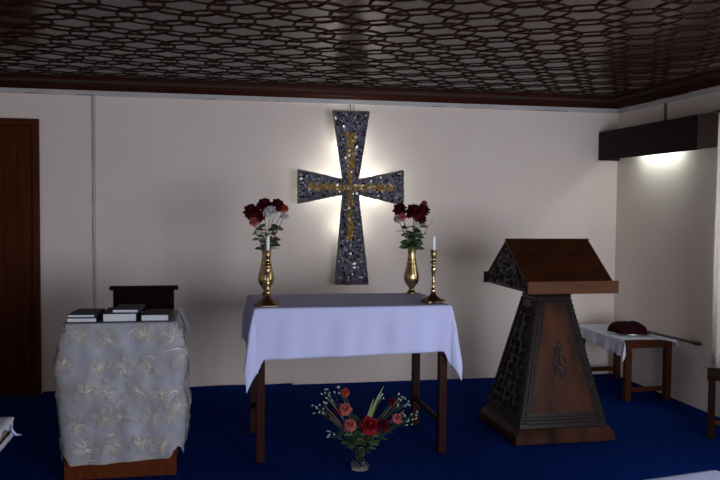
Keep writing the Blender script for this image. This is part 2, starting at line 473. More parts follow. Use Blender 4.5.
# ------------------------------------------------------------------ cloth draping
def drape(b, cx, cy, w, d, z, oL, oR, oF, oB, nu=90, nv=70, r=.010, cone=.10, edge=.07, fold=.010, fk=22, scal=.0, seed=0, mi=0, lift=.002):
    """cloth over a rectangular top; oX(t) is the overhang along that side (t 0..1)"""
    def fn(su, sv):
        tu, tv = su, sv
        l, rr_, fr, bk = oL(tv), oR(tv), oF(tu), oB(tu)
        u = -w/2 - l + su*(w + l + rr_); v = -d/2 - fr + sv*(d + fr + bk)
        if scal:
            edge_u = min(su, 1-su) < 1e-6; edge_v = min(sv, 1-sv) < 1e-6
            if edge_u and int(round(sv*nv)) % 2: u += scal*(1 if su > .5 else -1)
            if edge_v and int(round(su*nu)) % 2: v += scal*(1 if sv > .5 else -1)
        du = max(0, abs(u) - w/2); dv = max(0, abs(v) - d/2)
        sx = 1 if u > 0 else -1; sy = 1 if v > 0 else -1
        bx = max(-w/2, min(w/2, u)); by = max(-d/2, min(d/2, v))
        rho = math.hypot(du, dv)
        if rho < 1e-9:
            zz = .0025*noise.noise(Vector((u*5, v*5, seed)))
            return (cx+u, cy+v, z + lift + abs(zz))
        th = math.atan2(dv, du)
        a = min(rho/r, PI/2)
        hz = r*math.sin(a); dz = r*(1-math.cos(a))
        rest = max(0, rho - r*PI/2)
        al = edge + cone*math.sin(2*th)**1.0
        along = by if th < PI/4 else bx
        ampl = fold*min(1, rest/.12)
        wave = ampl*(math.sin(along*fk + seed) + .6*math.sin(along*fk*2.3 + seed*2 + rest*3) + .5*noise.noise(Vector((u*6, v*6, seed+3)))) + ampl*1.2*math.sin(4*th)
        hz += rest*math.sin(al) + wave
        dz += rest*math.cos(al)
        return (cx + bx + sx*hz*math.cos(th), cy + by + sy*hz*math.sin(th), z + lift - dz)
    b.grid(fn, nu, nv, mi)
    return b
K = lambda v: (lambda t: v)
def sst(x):
    x = max(0, min(1, x)); return x*x*(3-2*x)

# ------------------------------------------------------------------ altar table
AX0, AX1, AY0, AY1, AZ = .297, 1.452, 4.575, 5.26, .905
al = thing('altar_table', 'dark wooden altar table standing under the white cloth', 'table', ((AX0+AX1)/2, (AY0+AY1)/2, 0))
b = MB(); b.bbox(AX0, AX1, AY0, AY1, AZ-.025, AZ, .004); b.build('tabletop', M['altar_wood'], al)
b = MB()
b.bbox(AX0+.05, AX1-.05, AY0+.025, AY0+.045, AZ-.11, AZ-.025); b.bbox(AX0+.05, AX1-.05, AY1-.045, AY1-.025, AZ-.11, AZ-.025)
b.bbox(AX0+.03, AX0+.05, AY0+.05, AY1-.05, AZ-.11, AZ-.025); b.bbox(AX1-.05, AX1-.03, AY0+.05, AY1-.05, AZ-.11, AZ-.025)
b.build('apron', M['altar_wood'], al)
for lx in (AX0+.001, AX1-.051):
    for ly in (AY0+.012, AY1-.062):
        b = MB(); b.bbox(lx, lx+.05, ly, ly+.05, .0, AZ-.025, .004); b.build('leg', M['altar_wood'], al)
for lx in (AX0+.025, AX1-.047):
    b = MB(); b.bbox(lx, lx+.022, AY0+.06, AY1-.06, .18, .21); b.build('stretcher', M['altar_wood'], al)
b = MB(); b.bbox(AX0+.047, AX1-.047, AY1-.05, AY1-.03, .30, .33)
b = MB()
drape(b, (AX0+AX1)/2, (AY0+AY1)/2, AX1-AX0+.012, AY1-AY0+.012, AZ,
      lambda t: .29, lambda t: .29, lambda t: .305-.035*t + .085*sst((.195-t)/.03) + .085*sst((t-.805)/.03), K(.05), nu=260, nv=90, cone=.13, edge=.06, fold=.006, fk=17, scal=.007, seed=2)
o = b.build('tablecloth', M['white_cloth'], smooth=True, world=((AX0+AX1)/2, (AY0+AY1)/2, AZ))
tag(o, 'plain white cloth with lace corners draped over the altar table', 'tablecloth')
md = o.modifiers.new('s', 'SOLIDIFY'); md.thickness = .0015; md.offset = 1

# ------------------------------------------------------------------ brass vases
TZ = AZ + .0055
VX = [(.397, 5.17), (1.374, 5.17)]
vs_prof = [(.030,0),(.034,.004),(.034,.012),(.026,.020),(.018,.028),(.016,.036),(.020,.044),(.026,.050),(.024,.055),
           (.036,.066),(.047,.082),(.052,.100),(.053,.116),(.049,.140),(.042,.168),(.035,.200),(.029,.232),(.026,.262),(.027,.288),(.031,.312),(.038,.332),(.040,.336),
           (.036,.334),(.028,.310),(.024,.28),(.024,.26)]
va = thing('brass_vase', 'tall brass vase of flowers at the left end of the altar cloth', 'vase', (VX[0][0], VX[0][1], TZ))
b = MB(); b.lathe(vs_prof, (VX[0][0], VX[0][1], TZ), 36, cap=True); b.build('vase_body', M['brass'], va, smooth=True)
for q, rq in ((.055,.0245),(.205,.0345),(.235,.0290)):
    b = MB(); b.tube([(VX[0][0]+rq*math.cos(2*PI*k/28), VX[0][1]+rq*math.sin(2*PI*k/28), TZ+q) for k in range(28)], .0022, 6, closed=True)
    b.build('ring_band', M['copper'], va, smooth=True)
copy_tree(va, (VX[1][0], VX[1][1], TZ), 'tall brass vase of flowers at the right end of the altar cloth')

# ------------------------------------------------------------------ candlesticks
def stem_prof(s=1.0):
    return [(.014,.040),(.012,.052),(.010,.060),(.015,.068),(.018,.076),(.014,.086),(.009,.094),(.008,.104),(.010,.125),(.013,.136),(.009,.144),
            (.008,.152),(.011,.175),(.015,.198),(.018,.212),(.013,.224),(.009,.232),(.012,.240),(.021,.246),(.023,.250),(.016,.256),(.011,.262),
            (.012,.274),(.017,.286),(.0185,.300),(.0185,.316),(.021,.322),(.0215,.327),(.013,.327),(.0125,.305)]
c1p, c2p = (.368, 4.668), (1.380, 4.672)
cs = thing('candlestick', 'brass candlestick with a smooth flared pyramid foot in front of the left vase', 'candlestick', (*c1p, TZ))
b = MB(); b.lathe([(.078,0),(.080,.004),(.074,.010),(.050,.026),(.030,.042),(.016,.056),(.013,.062)], (*c1p, TZ), 6)
o = b.build('foot', M['copper'], cs); o['label'] = 'dark reddish brass six-sided foot'
b = MB(); b.tube([(c1p[0]+.079*math.cos(2*PI*k/6), c1p[1]+.079*math.sin(2*PI*k/6), TZ+.004) for k in range(6)], .0035, 6, closed=True); b.build('foot_rim', M['brass'], cs)
b = MB(); b.lathe(stem_prof(), (*c1p, TZ), 24); b.build('stem', M['brass'], cs, smooth=True)
cs2 = thing('candlestick', 'brass candlestick with a lobed foot standing beside the right vase', 'candlestick', (*c2p, TZ))
b = MB(); b.lathe([(.070,.010),(.074,.014),(.060,.022),(.042,.030),(.026,.044),(.016,.058),(.013,.064)], (*c2p, TZ), 48, lobes=8, lob_amp=lambda i: .10 if i < 3 else .04)
b.build('foot', M['copper'], cs2, smooth=True)
b = MB(); b.lathe(stem_prof(), (*c2p, TZ), 24); b.build('stem', M['brass'], cs2, smooth=True)
for k in range(4):
    a = PI/4 + k*PI/2 + .2; b = MB()
    px, py = c2p[0]+.064*math.cos(a), c2p[1]+.064*math.sin(a)
    b.ell((px, py, TZ+.008), (.010,.010,.008), u=12, v=8); b.build('foot_ball', M['brass'], cs2, smooth=True)
for (p, lab) in ((c1p, 'white candle in the left candlestick, in front of the flower stems'), (c2p, 'white candle in the right candlestick, against the bare wall')):
    cd = thing('candle', lab, 'candle', (*p, TZ+.306))
    b = MB(); b.lathe([(.0105,0),(.0105,.098),(.008,.103),(.003,.105)], (*p, TZ+.306), 16); b.build('wax', M['wax'], cd, smooth=True)
    b = MB(); b.tube([(*p, TZ+.409),(p[0]+.001, p[1], TZ+.418)], .0009, 6); b.build('wick', M['wick'], cd)

# ------------------------------------------------------------------ flowers
def petal(b, c, axis, ang, R0, tilt, ln, wd, mi=0, ruf=.0, cup=.35):
    """one cupped petal starting at c, leaning 'tilt' away from axis"""
    ax = Vector(axis).normalized(); s = ax.orthogonal().normalized(); t = ax.cross(s)
    out = s*math.cos(ang) + t*math.sin(ang); side = ax.cross(out)
    base = Vector(c) + out*R0
    def fn(u, v):
        x = (u-.5)*2
        wv = wd*math.sin(PI*(.12 + .80*v))**.6
        tl = tilt + v*tilt*.5
        p = base + (ax*math.cos(tl) + out*math.sin(tl))*ln*v
        p += side*x*wv*.5 - out*(cup*x*x*wv*.5)*(1 if tilt < 1 else .3)
        if ruf: p += (ax*math.sin(x*9+ang*7)+out*math.cos(x*7+ang*5))*ruf*v
        return p
    b.grid(fn, 6, 5, mi)
def rose(c, axis, r, m, parent, rr):
    b = MB()
    c = Vector(c); ax = Vector(axis).normalized()
    b.ell(c + ax*r*.35, (r*.35, r*.35, r*.45), u=10, v=8)
    for lay, (n, ti, ln, R0) in enumerate([(3,.12,.95,.10),(4,.32,1.0,.14),(5,.62,1.02,.18),(6,1.0,.98,.2),(6,1.4,.9,.2)]):
        for k in range(n):
            petal(b, c, ax, 2*PI*k/n + lay*.7 + rr.uniform(-.15,.15), R0*r, ti*rr.uniform(.85,1.15), ln*r, r*1.0, ruf=r*.03)
    return b.build('bloom', m, parent, smooth=True)
def carnation(c, axis, r, m, parent, rr):
    b = MB(); c = Vector(c); ax = Vector(axis).normalized()
    for lay, (n, ti) in enumerate([(4,.15),(7,.45),(9,.8),(11,1.15),(11,1.5)]):
        for k in range(n):
            petal(b, c, ax, 2*PI*k/n + lay*.5 + rr.uniform(-.2,.2), r*.08, ti*rr.uniform(.85,1.15), r*rr.uniform(.85,1.05), r*.55, ruf=r*.10, cup=.1)
    return b.build('bloom', m, parent, smooth=True)
def stem_path(p, q, bend=.25, n=12):
    p = Vector(p); q = Vector(q); out = []
    for i in range(n+1):
        t = i/n
        h = q - p
        x = p.x + h.x*(t**1.6); y = p.y + h.y*(t**1.6); z = p.z + h.z*t
        out.append(Vector((x, y, z)))
    return out
LB = random.Random(2)
def leafblade(b, p, d, ln, wd, droop=.3, mi=0):
    p = Vector(p); d = Vector(d).normalized(); s = d.cross(Vector((LB.uniform(-.4,.4),-1,0)) if LB.random() < .7 else Vector((0,0,1)))
    s = s.normalized() if s.length > .05 else Vector((1,0,0))
    nrm = s.cross(d)
    def fn(u, v):
        x = (u-.5)*2; wv = wd*math.sin(PI*min(1, .04+.96*v))**.8
        q = p + d*ln*v + s*x*wv*.5 + nrm*abs(x)*wv*.18
        q.z -= droop*ln*v*v
        return q
    b.grid(fn, 4, 8, mi)
def flower(kind, name, label, cat, base, head, r, m, rr, group=None, leaves=2, lm='leaf', stemr=.0022):
    r = r*(1.08 if base[2] > .5 else 1.05)
    base = Vector(base); head = Vector(head)
    t = thing(name, label, cat, base, group)
    pts = stem_path(base, head)
    b = MB(); b.tube(pts, stemr, 6); b.build('stem', M['stem'], t, smooth=True)
    ax = (pts[-1]-pts[-3]).normalized() + Vector((0,-.55,.1))
    (rose if kind == 'rose' else carnation)(head, ax, r, m, t, rr)
    # sepal cup
    b = MB(); b.ell(head - ax.normalized()*r*.12, (r*.28, r*.28, r*.3), u=8, v=6); b.build('calyx', M['stem'], t, smooth=True)
    for k in range(leaves):
        p = pts[5 + (k*3) % 6]
        a = rr.uniform(0, 2*PI)
        b = MB(); leafblade(b, p, (math.cos(a), math.sin(a)*.7-.3, rr.uniform(-.1,.6)), rr.uniform(.055,.08), .028); b.build('leaf', M[lm], t, smooth=True)
    return t
def bouquet_leaf(name, label, base, tip, n, ln, wd, mk, rr, sm='stem'):
    t = thing(name, label, 'leaf sprig', base)
    pts = stem_path(base, tip)
    b = MB(); b.tube(pts, [.0018]*10+[.0014,.0010,.0006], 6); b.build('stem', M[sm], t, smooth=True)
    for k in range(n):
        i = 5 + int(k*7.5/n)
        p = pts[min(i, 12)]
        a = k*2.4
        b = MB(); leafblade(b, p, (math.cos(a), math.sin(a)*.6-.2, .35), ln*rr.uniform(.8,1.2), wd, .4); b.build('leaf', M[mk], t, smooth=True)
    return t

rr = random.Random(11)
def vb(i, dx=0, dy=0, dz=.20):   # stem foot inside vase i
    return (VX[i][0]+dx, VX[i][1]+dy, TZ+dz)
L = [
 ('rose','rose','large dark red rose at the far left of the left brass vase', (.300,5.15,1.455), .046,'red'),
 ('rose','rose','dark red rose low at the left, right above the coral bloom in the left vase', (.345,5.14,1.425), .038,'red'),
 ('rose','rose','tall dark red rose at the top centre of the left vase', (.384,5.17,1.498), .044,'red'),
 ('rose','rose','dark red rose right of centre at the top of the left vase', (.465,5.16,1.497), .042,'red'),
 ('carnation','carnation','orange-red bloom at the upper right of the left vase', (.510,5.15,1.478), .028,'orange'),
 ('carnation','carnation','small coral red bloom at the lower left of the left vase', (.316,5.12,1.392), .029,'pink'),
 ('carnation','carnation','large white bloom in the middle of the left vase', (.417,5.11,1.452), .042,'white_petal'),
 ('carnation','carnation','small white bloom at the right side of the left vase', (.512,5.14,1.428), .026,'white_petal'),
]
for q, (k, nm, lab, hd, r, mk) in enumerate(L):
    a = 2*PI*q/len(L); flower(k, nm, lab, 'flower', vb(0, .010*math.cos(a), .010*math.sin(a)), hd, r, M[mk], rr, leaves=2)
bouquet_leaf('leaf_sprig', 'dark green leaves filling the neck of the left vase', vb(0,0,-.012), (.395,5.11,1.36), 10, .065, .026, 'leaf', rr)
bouquet_leaf('leaf_sprig', 'single thin green leaf blade pointing up at the top left of the left vase', vb(0,-.012,.01), (.322,5.17,1.555), 3, .04, .012, 'leaf', rr)
bouquet_leaf('leaf_sprig', 'reddish brown leafy sprig low on the right of the left vase', vb(0,.013,-.005), (.470,5.12,1.37), 10, .055, .030, 'red_leaf', rr)
bouquet_leaf('leaf_sprig', 'dark green drooping leaves below the blooms at the left of the left vase', vb(0,-.013,-.008), (.315,5.13,1.365), 9, .060, .020, 'leaf', rr)
L = [
 ('rose','rose','dark red rose at the upper left of the right brass vase', (1.283,5.15,1.478), .040,'red'),
 ('rose','rose','large dark red rose at the centre of the right vase', (1.372,5.12,1.460), .050,'red'),
 ('rose','rose','dark red rose at the right side of the right vase', (1.440,5.15,1.472), .042,'red'),
 ('rose','rose','dark red rose tucked low right of centre in the right vase', (1.418,5.12,1.418), .036,'red'),
 ('carnation','carnation','small dusty pink bloom highest in the right vase', (1.458,5.17,1.520), .021,'orange'),
 ('carnation','carnation','coral pink bloom at the left of the right vase below a rose', (1.292,5.11,1.430), .026,'pink'),
 ('carnation','carnation','pale white pink bloom at the far left of the right vase', (1.262,5.12,1.418), .026,'pink_white'),
 ('carnation','carnation','tiny white bloom among the leaves below the roses of the right vase', (1.384,5.085,1.382), .018,'white_petal'),
]
for q, (k, nm, lab, hd, r, mk) in enumerate(L):
    a = 2*PI*q/len(L); flower(k, nm, lab, 'flower', vb(1, .010*math.cos(a), .010*math.sin(a)), hd, r, M[mk], rr, leaves=3)
bouquet_leaf('leaf_sprig', 'dark green leaves hanging at the left below the blooms of the right vase', vb(1,-.012,-.006), (1.295,5.12,1.375), 12, .070, .026, 'leaf', rr)
bouquet_leaf('leaf_sprig', 'dense dark green leaves at the neck of the right vase', vb(1,0,-.012), (1.372,5.10,1.385), 14, .065, .028, 'leaf', rr)
bouquet_leaf('leaf_sprig', 'dark green leaves at the right below the roses of the right vase', vb(1,.010,-.006), (1.420,5.12,1.390), 10, .060, .024, 'leaf', rr)
bouquet_leaf('leaf_sprig', 'thin green sprig reaching out to the right of the right vase', vb(1,.013,.004), (1.512,5.14,1.420), 6, .030, .010, 'leaf', rr)

# ---- glass vase on the floor
GX, GY = .876, 4.40
gv = thing('glass_vase', 'clear glass vase of flowers standing on the blue carpet below the altar', 'vase', (GX, GY, 0))
b = MB()
outer = [(.050,.0),(.056,.004),(.057,.014),(.053,.024),(.044,.032),(.036,.040),(.035,.052),(.041,.085),(.049,.120),(.056,.150)]
inner = [(.053,.150),(.046,.120),(.038,.085),(.031,.055),(.026,.046),(.010,.042),(.0,.042)]
b.lathe(outer + inner, (GX, GY, 0), 40, cap=False)
b.add([(GX+.050*math.cos(2*PI*k/40), GY+.050*math.sin(2*PI*k/40), 0) for k in range(40)], [tuple(range(40))])
b.build('vase_body', M['glass'], gv, smooth=True)
def gb(a, r=.012, z=.050): return (GX + r*math.cos(a), GY + r*math.sin(a), z)
L = [
 ('carnation','coral pink carnation at the upper left of the floor bouquet', (.786,4.38,.350), .034,'pink'),
 ('carnation','coral pink carnation at the lower left of the floor bouquet', (.810,4.35,.265), .034,'pink'),
 ('carnation','coral pink carnation at the far right of the floor bouquet', (1.088,4.38,.282), .028,'pink'),
 ('carnation','brownish pink carnation highest at the left of the floor bouquet', (.790,4.41,.438), .024,'orange'),
 ('rose','large bright red rose in the middle of the floor bouquet', (.913,4.33,.262), .048,'bright_red'),
 ('rose','dark red rose right of the large red one in the floor bouquet', (1.002,4.36,.250), .036,'red'),
 ('rose','small dark red rose at the upper right of the floor bouquet', (1.062,4.40,.372), .025,'red'),
 ('rose','small dark red rose behind the upper left coral carnation on the floor', (.748,4.41,.335), .024,'red'),
 ('rose','dark red bud at the far left of the floor bouquet', (.690,4.40,.310), .016,'red'),
]
for q, (k, lab, hd, r, mk) in enumerate(L):
    flower(k, 'rose' if k == 'rose' else 'carnation', lab, 'flower', gb(2*PI*q/len(L)), hd, r, M[mk], rr, leaves=3)
def filler(label, tip, spread, n, base_a, mk='stem', rad=.0065):
    t = thing('filler_sprig', label, 'filler sprig', gb(base_a, .02))
    pts = stem_path(gb(base_a, .02), tip); tip = Vector(tip)
    b = MB(); b.tube(pts, .0015, 6)
    heads = []
    for k in range(n):
        q = tip + Vector((rr.uniform(-1,1)*spread, rr.uniform(-.6,.4)*spread, rr.uniform(-1,1)*spread))
        s = pts[8] if rr.random() < .5 else pts[10]
        mid = (s+q)/2 + Vector((0,0,.008))
        b.tube([s, mid, q], .0008, 5); heads.append(q)
    b.build('stem', M[mk], t, smooth=True)
    b = MB()
    for q in heads:
        for z in range(4):
            b.ell(q + Vector((rr.uniform(-1,1), rr.uniform(-1,1), rr.uniform(-1,1)))*rad*.6, (rad*.55, rad*.55, rad*.5), u=6, v=4)
    o = b.build('tiny_blooms', M['filler'], t, smooth=True); o['kind'] = 'stuff'
    return t
filler('sprig of tiny pale blooms at the far left edge of the floor bouquet', (.640,4.40,.350), .042, 12, PI)
filler('sprig of tiny pale blooms at the upper left of the floor bouquet', (.690,4.41,.425), .040, 12, 2.6)
filler('pale blooms beside the highest carnation of the floor bouquet', (.770,4.43,.455), .026, 6, 2.2)
filler('low sprig of tiny pale blooms at the left of the floor bouquet', (.715,4.36,.225), .035, 6, 3.5)
filler('sprig of tiny pale blooms at the upper right of the floor bouquet', (1.130,4.41,.385), .035, 12, .5)
filler('sprig of tiny pale blooms at the far right edge of the floor bouquet', (1.165,4.38,.285), .042, 12, .1)
filler('tiny pale blooms just right of the tall blades in the floor bouquet', (1.010,4.41,.420), .022, 6, .9)
t = thing('pampas_sprig', 'tall pale green blades standing up at the centre right of the floor bouquet', 'leaf sprig', gb(1.2))
for (dx, dz, L_) in ((1.012,.470,.020),(.985,.425,.018),(.955,.400,.016),(.965,.350,.014)):
    pts = stem_path(gb(1.2), (dx, 4.40, dz)); b = MB()
    def fn(u, v, pts=pts, L_=L_):
        f_ = v*12; i = min(11, int(f_)); q = pts[i].lerp(pts[i+1], f_-i)
        return q + Vector(((u-.5)*L_*math.sin(PI*(.08+.9*v))**.7, abs(u-.5)*.006, 0))
    b.grid(fn, 2, 20); b.build('blade', M['pale_leaf'], t, smooth=True)
for lab, tips in (('tan curved grass stems arching left in the floor bouquet', ((.665,.375),(.690,.33),(.72,.30),(.70,.40))),
                  ('tan curved grass stems arching right in the floor bouquet', ((1.10,.40),(1.13,.33)))):
    t = thing('pampas_sprig', lab, 'leaf sprig', gb(2.0 if 'left' in lab else .3))
    for (x_, z_) in tips:
        b = MB(); b.tube(stem_path(gb(2.0 if 'left' in lab else .3), (x_, 4.38, z_)), .0018, 6); b.build('grass_stem', M['tan_stem'], t, smooth=True)
for lab, tip in (('cluster of green leaves above the glass vase at its left', (.830,4.36,.20)), ('cluster of green leaves above the glass vase at its right', (.960,4.37,.20)),
                 ('green leaf sprig leaning far right low in the floor bouquet', (1.05,4.38,.215)), ('green leaf sprig leaning left low in the floor bouquet', (.765,4.38,.215))):
    bouquet_leaf('leaf_sprig', lab, gb(rr.uniform(0,6)), tip, 9, .055, .018, 'leaf', rr)

# ------------------------------------------------------------------ mosaic cross
CX, CY, CZ = 1.180, 6.42, 1.657
cr = thing('mosaic_cross', 'large flared cross covered in dark and amber mosaic glass hung on the far wall', 'cross', (CX, CY, CZ))
T = .040
out = [(1.118,1.715),(1.031,2.272),(1.330,2.273),(1.243,1.715),(1.624,1.797),(1.626,1.513),(1.243,1.600),(1.335,.856),(1.058,.859),(1.118,1.598),(.749,1.521),(.747,1.790)]
def inside(x, z, pad=0):
    n_ = len(out); c_ = False
    for i in range(n_):
        x1, z1 = out[i]; x2, z2 = out[(i+1) % n_]
        if (z1 > z) != (z2 > z) and x < (x2-x1)*(z-z1)/(z2-z1)+x1: c_ = not c_
    if not c_ or not pad: return c_
    for i in range(n_):
        a = Vector(out[i]); e = Vector(out[(i+1) % n_])-a; p = Vector((x,z))-a
        t_ = max(0, min(1, p.dot(e)/e.dot(e)))
        if (p-e*t_).length < pad: return False
    return True
b = MB()
n_ = len(out)
vs = [(x, CY, z) for x, z in out] + [(x, CY+T, z) for x, z in out]
quads = [(0,1,2,3),(3,4,5,6),(6,7,8,9),(9,10,11,0),(0,3,6,9)]
b.add(vs, quads + [tuple(i+n_ for i in reversed(q)) for q in quads] + [(i, (i+1) % n_, (i+1) % n_+n_, i+n_) for i in range(n_)])
b.build('cross_body', M['cross_body'], cr)
b = MB()   # rough raised rim
for i in range(n_):
    p = Vector((out[i][0], CY-.004, out[i][1])); q = Vector((out[(i+1) % n_][0], CY-.004, out[(i+1) % n_][1]))
    k = max(3, int((q-p).length/.012)); pts = []
    for j in range(k+1):
        pts.append(p.lerp(q, j/k) + Vector((rr.uniform(-1,1)*.0018, rr.uniform(-1,1)*.002, rr.uniform(-1,1)*.0018)))
    b.tube(pts, .007, 6)
b.build('rim', M['cross_rim'], cr, smooth=True)
dark = MB(); gold = MB()
step = .0165
def is_gold(x, z):
    dx, dz = x-CX, z-CZ
    if abs(dz) < abs(dx)*.8 and abs(dx) < .36: return abs(dz) < .026
    if dz > 0 and dz < .44: return abs(dx) < .016+.035*min(1, dz/.44)*(.7 if dz < .4 else 1)
    if dz < 0 and dz > -.44: return abs(dx) < .024
    return False
z = .86
while z < 2.27:
    x = .74
    while x < 1.64:
        px = x + rr.uniform(-.005,.005); pz = z + rr.uniform(-.005,.005)
        if inside(px, pz, .010):
            s = rr.uniform(.0085,.0145); a0 = rr.uniform(0, PI)
            nrm = Vector((rr.uniform(-.5,.5), -1, rr.uniform(-.5,.5))).normalized()
            s1 = nrm.orthogonal().normalized(); s2 = nrm.cross(s1)
            k = rr.choice((4,4,5)); top = []; bot = []
            for j in range(k):
                an = a0 + 2*PI*j/k; rj = s*rr.uniform(.8,1.15)
                q = Vector((px, CY-.006, pz)) + (s1*math.cos(an)+s2*math.sin(an))*rj
                top.append(q); bot.append(Vector((q.x, CY+.001, q.z)))
            fs = [tuple(range(k))] + [(j, (j+1) % k, (j+1) % k+k, j+k) for j in range(k)]
            if is_gold(px, pz) and rr.random() < .97: gold.add(top+bot, fs, rr.choice((0,0,0,1,1,2)))
            else: dark.add(top+bot, fs, rr.choice((0,0,1,1,2,2,2,3,3)))
        x += step
    z += step
o = dark.build('dark_mosaic', CH[:4], cr); o['label'] = 'slate, plum and silver glass chips'
o = gold.build('amber_mosaic', CH[4:], cr); o['label'] = 'amber and gold glass chips along the middle of each arm'
b = MB(); b.ell((CX+.002, CY-.012, CZ), (.016,.010,.016), u=12, v=8); b.build('centre_stone', CH[3], cr, smooth=True)
b = MB(); b.beam((1.18, CY+.03, 2.27), (1.18, CY+.03, 2.335), .006, .006)
b.beam((1.18, CY+.03, 2.332), (1.18, BY-.018, 2.332), .006, .006); b.build('hanger', M['conduit_gap'], cr)
# lamps behind it
lp = None
for (x_, z_, lab) in ((1.18, 1.98, 'lit bulb behind the upper arm of the mosaic cross'), (1.18, 1.34, 'lit bulb behind the lower arm of the mosaic cross'),
                      (1.42, 1.66, 'lit bulb behind the right arm of the mosaic cross'), (.95, 1.66, 'lit bulb behind the left arm of the mosaic cross'), (1.18, 1.66, 'lit bulb behind the centre of the mosaic cross')):
    if lp is None:
        lp = thing('light_bulb', lab, 'light', (x_, BY, z_), 'bulbs behind the cross')
        b = MB(); b.ell((x_, BY-.072, z_), (.014,.014,.014), u=14, v=10); b.build('bulb_glass', M['bulb'], lp, smooth=True)
        b = MB(); b.tube([(x_, BY, z_), (x_, BY-.062, z_)], .012, 12); b.build('bulb_holder', M['conduit'], lp)
    else: copy_tree(lp, (x_, BY, z_), lab)
def plight(x, y, z, e, col, r=.016):
    l = bpy.data.lights.new('lamp_glow', 'POINT'); l.energy = e; l.color = col; l.shadow_soft_size = r
    o = bpy.data.objects.new('lamp_glow', l); COL.objects.link(o); o.location = (x, y, z)
    return o

# ------------------------------------------------------------------ lectern
LX, LY = 2.27, 5.0
le = thing('lectern', 'carved dark wooden lectern with a two-sided sloping desk on a tapering base', 'lectern', (LX, LY, 0))
b0 = (1.925, 2.615, 4.655, 5.345)       # plinth
def ring(x0, x1, y0, y1, z): return [(x0,y0,z),(x1,y0,z),(x1,y1,z),(x0,y1,z)]
F6 = [(0,1,2,3),(4,5,6,7),(0,1,5,4),(1,2,6,5),(2,3,7,6),(3,0,4,7)]
b = MB()
def sh(r, k): return (r[0]+k, r[1]-k, r[2]+k, r[3]-k)
b.hull(ring(*b0, 0)+ring(*sh(b0,.008), .055), F6, .004)
b.hull(ring(*sh(b0,.008), .050)+ring(*sh(b0,.030), .090), F6, .006)
b.build('plinth', M['lect'], le)
base = sh(b0, .040); top = (LX-.118, LX+.118, LY-.118, LY+.118); Z0, Z1 = .085, .925
b = MB(); b.hull(ring(*base, Z0)+ring(*top, Z1), F6, .006); b.build('column', M['lect_dark'], le)
# face frames: front (y0) and left (x0)
def face_pt(side, s, t, off=0.0):
    """point on a tapering face; s -1..1 across, t 0..1 up"""
    z = Z0 + t*(Z1-Z0)
    x0 = base[0]+(top[0]-base[0])*t; x1 = base[1]+(top[1]-base[1])*t
    y0 = base[2]+(top[2]-base[2])*t; y1 = base[3]+(top[3]-base[3])*t
    cx, cy = (x0+x1)/2, (y0+y1)/2
    if side == 'front': return Vector((cx + s*(x1-x0)/2, y0-off, z))
    if side == 'left': return Vector((x0-off, cy + s*(y1-y0)/2, z))
    if side == 'right': return Vector((x1+off, cy + s*(y1-y0)/2, z))
    return Vector((cx + s*(x1-x0)/2, y1+off, z))
def half(side, t):
    return (face_pt(side, 1, t)-face_pt(side, -1, t)).length/2
def strip(b, side, pts, wd, off=.004, mi=0):
    """raised flat strip following (x-from-centre metres, t) points on the face"""
    for i in range(len(pts)-1):
        (a, t0), (c_, t1) = pts[i], pts[i+1]
        P = face_pt(side, a/half(side,t0), t0, off); Q = face_pt(side, c_/half(side,t1), t1, off)
        b.beam(P, Q, wd, wd if False else .008)
def leafbump(b, side, a, t, ang, ln, wd, off=.003, mi=0):
    P = face_pt(side, a/half(side,t), t, off)
    ex = (face_pt(side, .1, t)-face_pt(side, -.1, t)).normalized(); ez = (face_pt(side, 0, min(1,t+.02))-face_pt(side, 0, t)).normalized()
    nn = ex.cross(ez).normalized()
    d = ex*math.cos(ang)+ez*math.sin(ang); s = nn.cross(d)
    Mx = Matrix((d, s, nn)).transposed()
    b.ell(P, (ln, wd, .006), Mx, mi, 7, 4)
